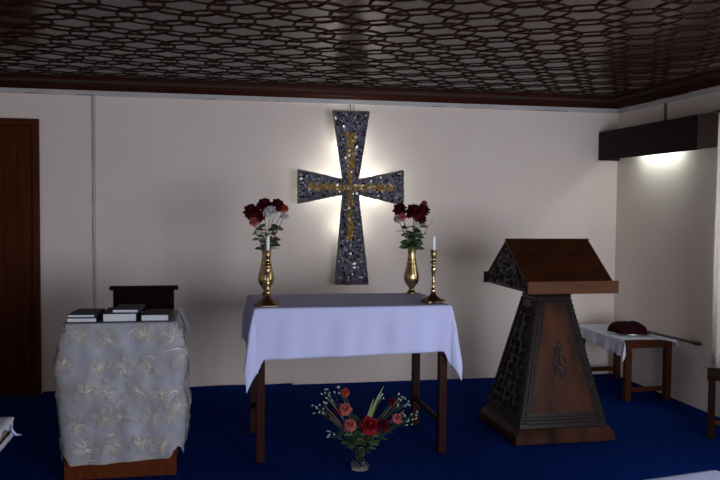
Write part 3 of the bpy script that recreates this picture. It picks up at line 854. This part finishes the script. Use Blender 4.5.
for side in ('front', 'left', 'right', 'back'):
    b = MB()
    # beaded border: two runs of small beads and leaf cuts between them
    N = 46 if side in ('front','left') else 24
    for k in range(N+1):
        t = .05 + .90*k/N; hw = half(side, t)
        for sg in (-1, 1):
            a = sg*(hw-.014); leafbump(b, side, a, t, PI/2, .007, .0045)
            leafbump(b, side, sg*(hw-.034), t, PI/2 + sg*(.7 if k % 2 else -.5), .012, .0055)
            leafbump(b, side, sg*(hw-.054), t, PI/2, .006, .004)
    for tt, dd in ((.04,0),(.065,1),(.088,0)):
        hw = half(side, tt)-.03; n2 = int(2*hw/.016)
        for k in range(n2+1):
            leafbump(b, side, -hw + 2*hw*k/n2, tt, (.6 if dd and k % 2 else (-.6 if dd else 0)), .010 if dd else .006, .0045)
    for tt in (.955, .985):
        hw = half(side, tt)-.01; n2 = int(2*hw/.013)
        for k in range(n2+1): leafbump(b, side, -hw+2*hw*k/n2, tt, 0, .006, .004)
    o = b.build('carved_border', M['carve_glints'], le, smooth=True)
    if side == 'front':
        b = MB()
        for k in range(95):   # oval foliage medallion
            q = rr.random()**.5; an = rr.uniform(0, 2*PI)
            a = .046*q*math.cos(an); t = .50 + .14*q*math.sin(an)
            leafbump(b, side, a+.008, t, an + rr.uniform(-.6,.6)+PI/2, .013, .006, .004)
        for k in range(10): leafbump(b, side, .008, .39+.025*k, PI/2, .012, .006, .006)
        o = b.build('carved_medallion', M['carve_glints'], le, smooth=True)
    else:
        b = MB()
        # scrolling vine over the whole side
        NN = 12
        for k in range(NN):
            t = .13 + .80*k/NN; hw = half(side, t)-.062
            if hw < .02: break
            m_ = max(1, int(hw*2/.080))
            for j in range(m_):
                a0 = -hw + 2*hw*(j+.5)/m_
                sp = 1 if (k+j) % 2 else -1
                for q in range(15):
                    an = q*.62*sp + k; rd = .034*(1-q/17)
                    leafbump(b, side, a0 + rd*math.cos(an), t + rd*math.sin(an)/.84, an+PI/2, .011, .005, .003)
                for q in range(5):
                    an = q*2*PI/5; leafbump(b, side, a0+.012*math.cos(an), t+.012*math.sin(an)/.84, an, .009, .005, .004)
        b.build('carved_vine', M['lect_dark'], le, smooth=True)
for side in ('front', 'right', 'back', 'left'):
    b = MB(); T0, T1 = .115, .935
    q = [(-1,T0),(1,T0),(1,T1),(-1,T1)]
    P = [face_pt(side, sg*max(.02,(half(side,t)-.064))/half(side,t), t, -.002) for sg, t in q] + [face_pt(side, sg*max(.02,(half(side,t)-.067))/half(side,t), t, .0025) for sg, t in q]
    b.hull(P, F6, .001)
    b.build('side_panel' if side != 'front' else 'front_highlight_panel', M['lect_highlight'] if side in ('front','back') else M['lect_dark'], le)  # front panel set apart from the dark column to carry the painted highlight
# neck cap
b = MB(); b.hull(ring(*sh(top,-.004), Z1-.005)+ring(*sh(top,-.016), Z1+.022), F6, .004)
b.hull(ring(*sh(top,-.016), Z1+.020)+ring(*sh(top,-.010), .966), F6, .004)
b.build('neck', M['lect_dark'], le)
# desk
DXa, DXb, DYa, DYb = 1.972, 2.570, 4.60, 5.40
ZB, ZL, ZT = .966, 1.030, 1.288
yc = (DYa+DYb)/2
b = MB(); b.bbox(DXa+.012, DXb-.012, DYa+.02, DYb-.02, ZB, ZB+.02, .003); b.build('desk_base', M['lect_dark'], le)
tk = .016
for (ya, sgn) in ((DYa, 1), (DYb, -1)):
    yb = ya + sgn*.022
    b = MB()
    P = [(x, y_, z_) for x in (DXa+.004, DXb-.004) for (y_, z_) in ((yb, ZB+.05),(yc, ZT),(yc, ZT-tk*1.6),(yb+sgn*tk, ZB+.045-.005))]
    b.hull(P, [(0,1,2,3),(4,5,6,7),(0,1,5,4),(1,2,6,5),(2,3,7,6),(3,0,4,7)], .002)
    b.build('sloping_board', M['lect_desk'], le)
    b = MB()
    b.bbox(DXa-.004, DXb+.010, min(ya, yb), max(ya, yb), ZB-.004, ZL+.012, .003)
    o = b.build('book_ledge', M['lect_ledge_lit'] if sgn == 1 else M['lect_desk'], le)
    if sgn == 1: o['label'] = 'front ledge coloured lighter orange-brown as if brightly lit'
b = MB(); b.tube([(DXa-.002, yc, ZT-.001),(DXb+.002, yc, ZT-.001)], .006, 8); b.build('ridge', M['lect_desk'], le, smooth=True)
for xg, sgn in ((DXa+.018, -1), (DXb-.018, 1)):
    b = MB()
    P = [(xg+dx, y_, z_) for dx in (-.008,.008) for (y_, z_) in ((DYa+.03, ZB+.01),(DYb-.03, ZB+.01),(DYb-.03, ZB+.045),(yc, ZT-.022),(DYa+.03, ZB+.045))]
    b.hull(P, [(0,1,2,3,4),(5,6,7,8,9),(0,1,6,5),(1,2,7,6),(2,3,8,7),(3,4,9,8),(4,0,5,9)], .0015)
    g = b.build('gable_panel', M['lect_dark'], le)
    b = MB()
    for k in range(260):
        y_ = rr.uniform(DYa+.05, DYb-.05); lim = ZB+.04 + (ZT-.035-ZB-.04)*(1-abs(y_-yc)/(yc-DYa-.03))
        z_ = rr.uniform(ZB+.02, max(ZB+.025, lim-.012))
        an = rr.uniform(0, PI); Mx = Matrix(((0, math.cos(an), math.sin(an)), (0, -math.sin(an), math.cos(an)), (1,0,0))).transposed()
        b.ell((xg+sgn*.009, y_, z_), (.013,.005,.005), Mx, 0, 6, 4)
    b.build('gable_carving', M['lect_dark'], g, smooth=True)

# ------------------------------------------------------------------ covered book stand at left
SX0, SX1, SY0, SY1, SZ = -.735, -.155, 4.462, 4.93, .850
st = thing('book_stand', 'reddish brown wooden stand showing below the embroidered cloth', 'stand', ((SX0+SX1)/2, (SY0+SY1)/2, 0))
b = MB(); b.bbox(SX0+.0, SX1, SY0, SY1, 0.0, SZ-.02, .004); b.build('cabinet_body', M['stand_wood'], st)
b = MB(); b.bbox(SX0-.004, SX1+.004, SY0-.004, SY1+.004, SZ-.02, SZ, .004); b.build('stand_top', M['stand_wood'], st)
for xa_, xb_ in ((SX0-.006, SX0+.05), (SX1-.05, SX1+.006)):
    b = MB(); b.bbox(xa_, xb_, SY0-.008, SY0, .002, SZ-.03, .002); b.build('front_stile', M['stand_wood'], st)
scx, scy = (SX0+SX1)/2, (SY0+SY1)/2
hw, hd = (SX1-SX0)/2, (SY1-SY0)/2
def perim(s, grow):
    """rounded rectangle; s 0..1 starts at front-left corner and runs along the front"""
    w_, d_ = hw+grow, hd+grow; r_ = min(.03 + grow*.8, .07)
    segs = [('l', 2*(w_-r_)), ('c', PI*r_/2), ('l', 2*(d_-r_)), ('c', PI*r_/2)]*2
    segs = [('l', 2*(w_-r_)), ('c', PI*r_/2), ('l', 2*(d_-r_)), ('c', PI*r_/2), ('l', 2*(w_-r_)), ('c', PI*r_/2), ('l', 2*(d_-r_)), ('c', PI*r_/2)]
    tot = sum(q[1] for q in segs); x, y = -(w_-r_), -d_; h = 0.0; dist = (s % 1)*tot
    for k, ln in segs:
        if dist <= ln or ln == segs[-1][1] and False:
            if k == 'l': return (x+math.cos(h)*dist, y+math.sin(h)*dist, h)
            a = dist/r_
            cxr, cyr = x-math.sin(h)*r_, y+math.cos(h)*r_
            return (cxr+math.sin(h+a)*r_, cyr-math.cos(h+a)*r_, h+a)
        if k == 'l': x += math.cos(h)*ln; y += math.sin(h)*ln
        else:
            cxr, cyr = x-math.sin(h)*r_, y+math.cos(h)*r_
            h += PI/2; x, y = cxr+math.sin(h)*r_, cyr-math.cos(h)*r_
        dist -= ln
    return (x, y, h)
def skirt(s, z01, off=0):
    """z01 0 at hem, 1 at top edge"""
    front = 0 < s < .31
    x, y, h = perim(s, .010 + off)
    c_ = math.sin(h); 
    hem = .113 - .018*math.cos(2*PI*(s-.02))
    # corners lift a little
    cor = abs(math.sin(2*h)); hem += .06*cor
    zz = hem + z01*(SZ+.004-hem)
    low = (1-z01)
    nx, ny = math.sin(h), -math.cos(h)
    bulge = .012 + .028*math.sin(PI*min(1, low*1.05))**.7*(.35+.65*nx*nx) + .022*low*max(0, nx)**2
    bulge += .010*noise.noise(Vector((math.cos(2*PI*s)*4.2, math.sin(2*PI*s)*4.2, zz*9))) + .016*noise.noise(Vector((math.cos(2*PI*s)*2.2, math.sin(2*PI*s)*2.2, zz*5)))
    bulge += .006*math.sin(s*2*PI*13 + 2*math.sin(zz*6))*low
    bulge *= min(1, low*12)
    return Vector((scx + x + nx*bulge, scy + y + ny*bulge, zz))
b = MB()
NS_, NZ_ = 220, 60
b.grid(lambda u, v: skirt(u if u < 1 else 0, v) + (Vector((0,0,-.006)) if v == 0 and int(round(u*NS_)) % 2 else Vector((0,0,0))), NS_, NZ_)
b.grid(lambda u, v: Vector((scx, scy, SZ+.006)).lerp(skirt(u if u < 1 else 0, 1), v**.5 if v < 1 else 1), NS_, 10)
stc = thing('embroidered_tablecloth', 'lilac grey organza cloth with cream embroidered flowers covering the left stand', 'tablecloth', (scx, scy, SZ))
o = b.build('cloth', M['organza'], stc, smooth=True)
bm = bmesh.new(); bm.from_mesh(o.data); bmesh.ops.remove_doubles(bm, verts=bm.verts[:], dist=.0006)
bmesh.ops.recalc_face_normals(bm, faces=bm.faces[:]); bm.to_mesh(o.data); bm.free()
md = o.modifiers.new('s', 'SOLIDIFY'); md.thickness = .0015; md.offset = 1
# scalloped lace hem
b = MB()
for k in range(150):
    s = k/150; p = skirt(s, .002, .002); q = skirt((k+1)/150 % 1, .002, .002)
    mid = (p+q)/2; dd = (q-p)/2
    nn = 6; vs = [mid + Vector((0,0,.008))] + [mid + dd*1.05*math.cos(PI*j/nn) + Vector((0,0,-.012*math.sin(PI*j/nn)+.004)) for j in range(nn+1)]
    b.add(vs, [(0, j+1, j+2) for j in range(nn)])
o = b.build('lace_hem', M['cream_lace'], stc); md = o.modifiers.new('s', 'SOLIDIFY'); md.thickness = .002
# embroidery on the skirt
pt = MB(); cd = MB(); per = 2*(2*hw+2*hd)
er = random.Random(5)
def emb(s, z01, off=.003): return skirt(s, max(.0, min(.999, z01)), off)
def ribbon(b, pts, wd, nrm_off=.003):
    n_ = len(pts); vs = []
    for i, (s, t) in enumerate(pts):
        a = pts[max(0,i-1)]; c_ = pts[min(n_-1,i+1)]
        d = Vector(((c_[0]-a[0])*per, (c_[1]-a[1])*.76)); d = d.normalized() if d.length > 0 else Vector((1,0))
        w_ = wd*math.sin(PI*(.12+.80*i/(n_-1)))/2
        for sg in (-1, 1): vs.append(emb(s - sg*d.y*w_/per, t + sg*d.x*w_/.76, nrm_off))
    b.add(vs, [(2*i, 2*i+1, 2*i+3, 2*i+2) for i in range(n_-1)])
cells = []
NC, NR = 15, 5
for r_ in range(NR):
    for c_ in range(NC):
        s = (c_ + .5 + (.5 if r_ % 2 else 0) + er.uniform(-.2,.2))/NC % 1
        t = (r_ + .5)/NR + er.uniform(-.03,.03)
        cells.append((s, t))
for (s, t) in cells:
    a0 = er.uniform(0, 2*PI); R_ = er.uniform(.058,.078)
    for k in range(5):
        an = a0 + 2*PI*k/5 + er.uniform(-.1,.1); rk = R_*er.uniform(.85,1.1)
        def fn(u, v):
            x = (u-.5)*2; ww = .046*math.sin(PI*(.1+.82*v))**.8
            lx = math.cos(an)*rk*(.15+.85*v) - math.sin(an)*x*ww*.5; lz = math.sin(an)*rk*(.15+.85*v) + math.cos(an)*x*ww*.5
            return emb((s + lx/per) % 1, t + lz/.76, .004 + .005*v*(1-abs(x)*.4))
        pt.grid(fn, 4, 5)
    for k in range(7):   # stamens
        an = er.uniform(0, 2*PI); rk = R_*er.uniform(.35,.75); cv = er.uniform(-.9,.9)
        pts = [((s + math.cos(an+cv*q/6)*rk*q/6/per) % 1, t + math.sin(an+cv*q/6)*rk*q/6/.76) for q in range(7)]
        if max(p[0] for p in pts)-min(p[0] for p in pts) < .5: ribbon(cd, pts, .0045, .011)
    if er.random() < .6:   # trailing tendril
        an = er.uniform(0, 2*PI); pts = []
        x_ = y_ = 0
        bend = er.choice((-1,1))*er.uniform(.25,.42)
        for q in range(11):
            pts.append(((s + x_/per) % 1, t + y_/.76)); x_ += .013*math.cos(an); y_ += .013*math.sin(an); an += bend
        if max(p[0] for p in pts)-min(p[0] for p in pts) < .5 and min(p[1] for p in pts) > .02 and max(p[1] for p in pts) < .97:
            ribbon(cd, pts, .006, .005)
o = pt.build('embroidered_petals', M['petal_organza'], stc, smooth=True); o['kind'] = 'stuff'
o = cd.build('cream_embroidery', M['cream_cord'], stc, smooth=True); o['kind'] = 'stuff'
# loose gathered corner of cloth at the back right
b = MB()
def tailf(u, v):
    return (SX1+.012 + .05*v + .012*math.sin(u*9), SY1-.10+.20*u, SZ+.010 - .13*v**1.3 + .006*math.sin(u*12))
b.grid(tailf, 14, 8)
o = b.build('loose_corner', M['organza'], stc, smooth=True)

# books
def book(label, x0, x1, y0, y1, z0, z1, cm, rot=0, ct=.0028, group=None):
    t = thing('book', label, 'book', ((x0+x1)/2, (y0+y1)/2, z0), group)
    b = MB(); b.bbox(x0+.003, x1-.005, y0+.005, y1-.005, z0+ct, z1-ct, .001); b.build('pages', M['pages'], t)
    b = MB(); b.bbox(x0, x1, y0, y1, z1-ct, z1, .001); b.bbox(x0, x1, y0, y1, z0, z0+ct, .001)
    b.bbox(x1-.006, x1, y0, y1, z0, z1, .002)
    b.build('cover', cm, t)
    t.rotation_euler.z = math.radians(rot)
    return t
Zs = SZ+.008
book('black book at the bottom of the left pile on the embroidered cloth', -.722, -.560, 4.475, 4.735, Zs, Zs+.025, M['cover_black'], -3)
book('thin slate blue book on top of the left pile', -.714, -.566, 4.480, 4.735, Zs+.0255, Zs+.043, M['cover_blue'], -5)
book('thick black book in the middle, page edges facing the viewer', -.540, -.358, 4.475, 4.755, Zs, Zs+.046, M['cover_black'], 0)
book('thin dark grey book lying on the thick middle book', -.484, -.342, 4.49, 4.735, Zs+.0465, Zs+.066, M['cover_grey'], -4)
book('dark grey covered book lying alone at the right of the cloth', -.333, -.180, 4.478, 4.735, Zs, Zs+.036, M['cover_grey'], -3)

# ------------------------------------------------------------------ chair behind the stand
KX0, KX1, KY = -.555, -.185, 5.12
ch = thing('wooden_chair', 'very dark wooden chair whose solid backrest shows behind the books', 'chair', ((KX0+KX1)/2, KY+.2, 0))
for x_ in (KX0, KX1-.038):
    b = MB(); b.bbox(x_, x_+.038, KY, KY+.035, 0, .965, .004); b.build('leg', M['chair'], ch)
    b = MB(); b.bbox(x_, x_+.038, KY+.38, KY+.415, 0, .43, .004); b.build('leg', M['chair'], ch)
b = MB(); b.bbox(KX0-.006, KX1+.006, KY-.002, KY+.42, .43, .455, .006); b.build('seat', M['chair'], ch)
b = MB(); b.bbox(KX0+.038, KX1-.038, KY+.008, KY+.026, .62, .962, .003); b.build('backrest', M['chair'], ch)
b = MB(); b.bbox(KX0-.022, KX1+.026, KY-.008, KY+.042, .963, .988, .006); b.build('top_rail', M['chair'], ch)

# ------------------------------------------------------------------ corner table with the offering bag
QX0, QX1, QY0, QY1, QZ = 3.205, 3.612, 5.585, 6.42, .478
qt = thing('side_table', 'low brown wooden table in the corner carrying the red velvet bag', 'table', ((QX0+QX1)/2, (QY0+QY1)/2, 0))
b = MB(); b.bbox(QX0, QX1, QY0, QY1, QZ-.018, QZ, .003); b.build('tabletop', M['stool'], qt)
b = MB()
b.bbox(QX0+.02, QX1-.02, QY0+.02, QY0+.038, QZ-.065, QZ-.018); b.bbox(QX0+.02, QX1-.02, QY1-.038, QY1-.02, QZ-.065, QZ-.018)
b.bbox(QX0+.02, QX0+.038, QY0+.03, QY1-.03, QZ-.065, QZ-.018); b.bbox(QX1-.038, QX1-.02, QY0+.03, QY1-.03, QZ-.065, QZ-.018)
b.build('apron', M['stool'], qt)
for x_ in (QX0+.008, QX1-.058):
    for y_ in (QY0+.008, QY1-.058):
        b = MB(); b.bbox(x_, x_+.05, y_, y_+.05, 0, QZ-.018, .004); b.build('leg', M['stool'], qt)
for q in ((QX0+.058, QX1-.058, QY0+.02, QY0+.045), (QX0+.058, QX1-.058, QY1-.045, QY1-.02)):
    b = MB(); b.bbox(*q, .07, .105, .003); b.build('stretcher', M['stool'], qt)
b = MB()
def frontov(t): 
    return .10 if t < .12 else (.10*(1-(t-.12)/.10) - .035*((t-.12)/.10) if t < .22 else (-.035 if t < .5 else -.035+.075*(t-.5)/.5))
drape(b, (QX0+QX1)/2, (QY0+QY1)/2, QX1-QX0+.012, QY1-QY0+.012, QZ, lambda t: .135-.05*t, K(.055), frontov, K(.01), nu=80, nv=80, cone=.10, edge=.10, fold=.010, fk=26, scal=.005, seed=5)
o = b.build('lace_cloth', M['lace'], smooth=True, world=((QX0+QX1)/2, (QY0+QY1)/2, QZ))
tag(o, 'small white lace cloth spread on the low corner table', 'tablecloth')
md = o.modifiers.new('s', 'SOLIDIFY'); md.thickness = .0015; md.offset = 1
# offering bag with pole
ob = thing('offering_bag', 'dark red velvet offering bag with a long wooden handle lying on the corner table', 'bag', (3.43, 5.92, QZ+.008))
bx_, by_, bz_ = 3.40, 5.90, QZ+.008
b = MB()
def bag(u, v):
    th = 2*PI*u; ph = v*PI/2
    rw = 1 + .09*math.sin(5*th+1) + .06*math.sin(9*th)
    rw = 1 + (rw-1)*math.cos(ph)
    r_ = .165*math.cos(ph)**.75*rw
    z_ = .012 + .078*math.sin(ph)**.9 + .008*noise.noise(Vector((math.cos(th)*2, math.sin(th)*2, v*3)))
    return (bx_ + r_*math.cos(th)*.92, by_ + r_*math.sin(th), bz_ + z_)
b.grid(bag, 48, 14)
b.build('velvet_bag', M['velvet'], ob, smooth=True)
b = MB(); b.tube([(bx_+.160*math.cos(2*PI*k/40), by_+.172*math.sin(2*PI*k/40), bz_+.008) for k in range(40)], .0055, 8, closed=True); b.build('hoop', M['metal'], ob, smooth=True)
b = MB()
p0 = Vector((3.475, 5.77, bz_+.03)); p1 = Vector((3.555, 5.155, QZ+.040))
pts = [p0.lerp(p1, k/14) for k in range(15)]
b.tube(pts, [.010,.012,.010,.011,.010,.0095,.010,.010,.010,.011,.012,.011,.014,.019,.014], 12)
b.build('handle', M['pole'], ob, smooth=True)
b = MB(); b.tube([(3.462, 5.82, bz_+.02), (3.478, 5.755, bz_+.032)], [.018,.014], 12); b.build('ferrule', M['copper'], ob, smooth=True)

# ------------------------------------------------------------------ stool at the right edge
rs = thing('wooden_stool', 'dark wooden stool cut off by the right edge, in front of the curtain', 'stool', (3.222, 4.60, 0))
RZ = .415
def rsb(nm, m, *q):
    b = MB(); b.bbox(*q, .003); o = b.build(nm, m); o.parent = rs; return o
rsb('seat', M['stool_dark'], 0, .265, 0, .30, RZ-.03, RZ)
for x_ in (.008, .212):
    for y_ in (.008, .247): rsb('leg', M['stool_dark'], x_, x_+.045, y_, y_+.045, 0, RZ-.03)
rsb('stretcher', M['stool'], .053, .212, .018, .038, .09, .12)
rs.rotation_euler.z = math.radians(-35)

# ------------------------------------------------------------------ near table, bottom right
TW, TD, NZ, TR = .60, .60, .445, math.radians(9.7)
ncx, ncy = 2.03 - (TW/2*math.cos(TR) - TD/2*math.sin(TR)), 2.83 - (TW/2*math.sin(TR) + TD/2*math.cos(TR))
nt_ = thing('low_table', 'low wooden table under the white cloth at the bottom right corner', 'table', (ncx, ncy, 0))
def ntb(nm, *q):
    b = MB(); b.bbox(*q, .003); o = b.build(nm, M['stool']); o.parent = nt_
ntb('tabletop', -TW/2+.01, TW/2-.01, -TD/2+.01, TD/2-.01, NZ-.02, NZ)
for x_ in (-TW/2+.03, TW/2-.07):
    for y_ in (-TD/2+.03, TD/2-.07): ntb('leg', x_, x_+.04, y_, y_+.04, 0, NZ-.02)
nt_.rotation_euler.z = TR
b = MB(); drape(b, 0, 0, TW-.012, TD-.012, 0, K(.12), K(.12), K(.12), K(.12), nu=50, nv=50, seed=9)
o = b.build('white_cloth', M['white_cloth'], smooth=True)
o.location = (ncx, ncy, NZ); o.rotation_euler.z = TR
tag(o, 'white cloth on a low table at the bottom right corner', 'tablecloth')
md = o.modifiers.new('s', 'SOLIDIFY'); md.thickness = .0015; md.offset = 1

# ------------------------------------------------------------------ bench at the left edge
bn = thing('low_bench', 'low wooden bench at the far left edge under a pale cloth', 'bench', (-1.1, 3.7, 0))
EX0, EX1, EY0, EY1, EZ = -1.45, -.925, 3.1, 4.125, .40
b = MB(); b.bbox(EX0, EX1, EY0, EY1, EZ-.045, EZ-.013, .004); b.build('seat', M['stool'], bn)
for x_ in (EX0+.02, EX1-.12):
    for y_ in (EY0+.02, EY1-.12):
        b = MB(); b.bbox(x_, x_+.045, y_, y_+.045, 0, EZ-.03, .004); b.build('leg', M['stool'], bn)
cq = thing('seat_cushion', 'brown patterned cushion with a pale cover tied on, at the far left edge', 'cushion', (-1.19, 3.6, EZ))
b = MB(); b.bbox(EX0, EX1, EY0, EY1, EZ-.012, EZ+.045, .012); b.build('cushion_body', M['brown_cloth'], cq)
b = MB()
b.grid(lambda u, v: (EX0+u*(EX1+.004-EX0), EY0+v*(EY1-EY0+.004), EZ+.048+.003*noise.noise(Vector((u*6,v*9,1)))), 20, 40)
b.grid(lambda u, v: (EX1+.004+.006*u, EY0+v*(EY1-EY0)*1.0, EZ+.048-u*(.030*abs(math.sin(v*PI*5.0+.15))**2+.006)), 10, 80)
b.grid(lambda u, v: (EX1+.005, EY0+v*(EY1-EY0), EZ-.045+u*.030), 2, 60)
b.grid(lambda u, v: (EX0+v*(EX1-EX0), EY1+.004+.004*u, EZ+.048-u*.05), 4, 20)
o = b.build('cushion_cover', M['bench_cloth'], cq, smooth=True); md = o.modifiers.new('s', 'SOLIDIFY'); md.thickness = .002
b = MB()
for (a_, z_, y2) in ((4.07, .04, 3.97),):
    pts = [Vector((EX1+.012, 4.035, EZ+.03)), Vector((EX1+.028, 4.00, EZ+.012)), Vector((EX1+.040, 4.01, EZ-.010)), Vector((EX1+.055, 4.05, EZ-.022))]
    b.tube(pts, [.004,.006,.006,.003], 6)
    pts = [Vector((EX1+.012, 4.035, EZ+.03)), Vector((EX1+.018, 4.025, EZ-.0)), Vector((EX1+.014, 4.02, EZ-.03))]
    b.tube(pts, [.004,.005,.003], 6)
b.build('tie_ribbon', M['white_cloth'], cq, smooth=True)

# ------------------------------------------------------------------ lights
def area(name, loc, size, sy, e, col, rot, spread=PI):
    l = bpy.data.lights.new(name, 'AREA'); l.shape = 'RECTANGLE'; l.size = size; l.size_y = sy; l.energy = e; l.color = col
    l.spread = spread
    o = bpy.data.objects.new(name, l); COL.objects.link(o); o.location = loc; o.rotation_euler = rot
    return o
# daylight entering each window opening
area('daylight_right', (RX+.13, (WY0+WY1)/2, (WZ0+WZ1)/2), WY1-WY0-.05, WZ1-WZ0-.05, 30, (.86,.93,1.0), (PI/2, 0, PI/2))
area('daylight_front_left', ((F1[0]+F1[1])/2, FY-.13, (FZ0+FZ1)/2), F1[1]-F1[0]-.05, FZ1-FZ0-.05, 20, (.84,.89,1.0), (PI/2, 0, 0))
area('daylight_front_right', ((F2[0]+F2[1])/2, FY-.13, (FZ0+FZ1)/2), F2[1]-F2[0]-.05, FZ1-FZ0-.05, 195, (.84,.89,1.0), (PI/2, 0, 0))
for x_, z_, e in ((1.18,1.98,2.6),(1.18,1.34,2.0),(1.42,1.66,2.8),(.95,1.66,1.5),(1.18,1.66,2.4)):
    plight(x_, BY-.088, z_, e, (.93,1,.93))
l = area('tube_glow', (RX-.090, 5.87, 2.01), .56, .02, 1.7, (.85,1,.92), (0, 0, 0))
l.rotation_euler = (0, math.radians(-25), 0); l.data.size = .02; l.data.size_y = .56

w = bpy.data.worlds.new('world'); sc.world = w; w.use_nodes = True
w.node_tree.nodes['Background'].inputs[0].default_value = (.55,.68,.9,1)
w.node_tree.nodes['Background'].inputs[1].default_value = .6

# ------------------------------------------------------------------ camera
f_, yaw, pitch, roll, h = 793.6, .19437, .04261, .008647, 1.5
cy_, sy_, cp_, sp_ = math.cos(yaw), math.sin(yaw), math.cos(pitch), math.sin(pitch)
fw = Vector((sy_*cp_, cy_*cp_, -sp_)); r0 = Vector((cy_, -sy_, 0)); u0 = r0.cross(fw)
rv = r0*math.cos(roll)+u0*math.sin(roll); uv = -r0*math.sin(roll)+u0*math.cos(roll)
cam = bpy.data.cameras.new('camera'); co = bpy.data.objects.new('camera', cam); COL.objects.link(co)
mw = Matrix((rv, uv, -fw)).transposed().to_4x4(); mw.translation = (0,0,h); co.matrix_world = mw
cam.sensor_width = 36; cam.lens = f_/720*36; cam.clip_start = .05
sc.camera = co
sc.view_settings.view_transform = 'Standard'; sc.view_settings.look = 'None'
sc.view_settings.exposure = 0.05; sc.view_settings.gamma = 1
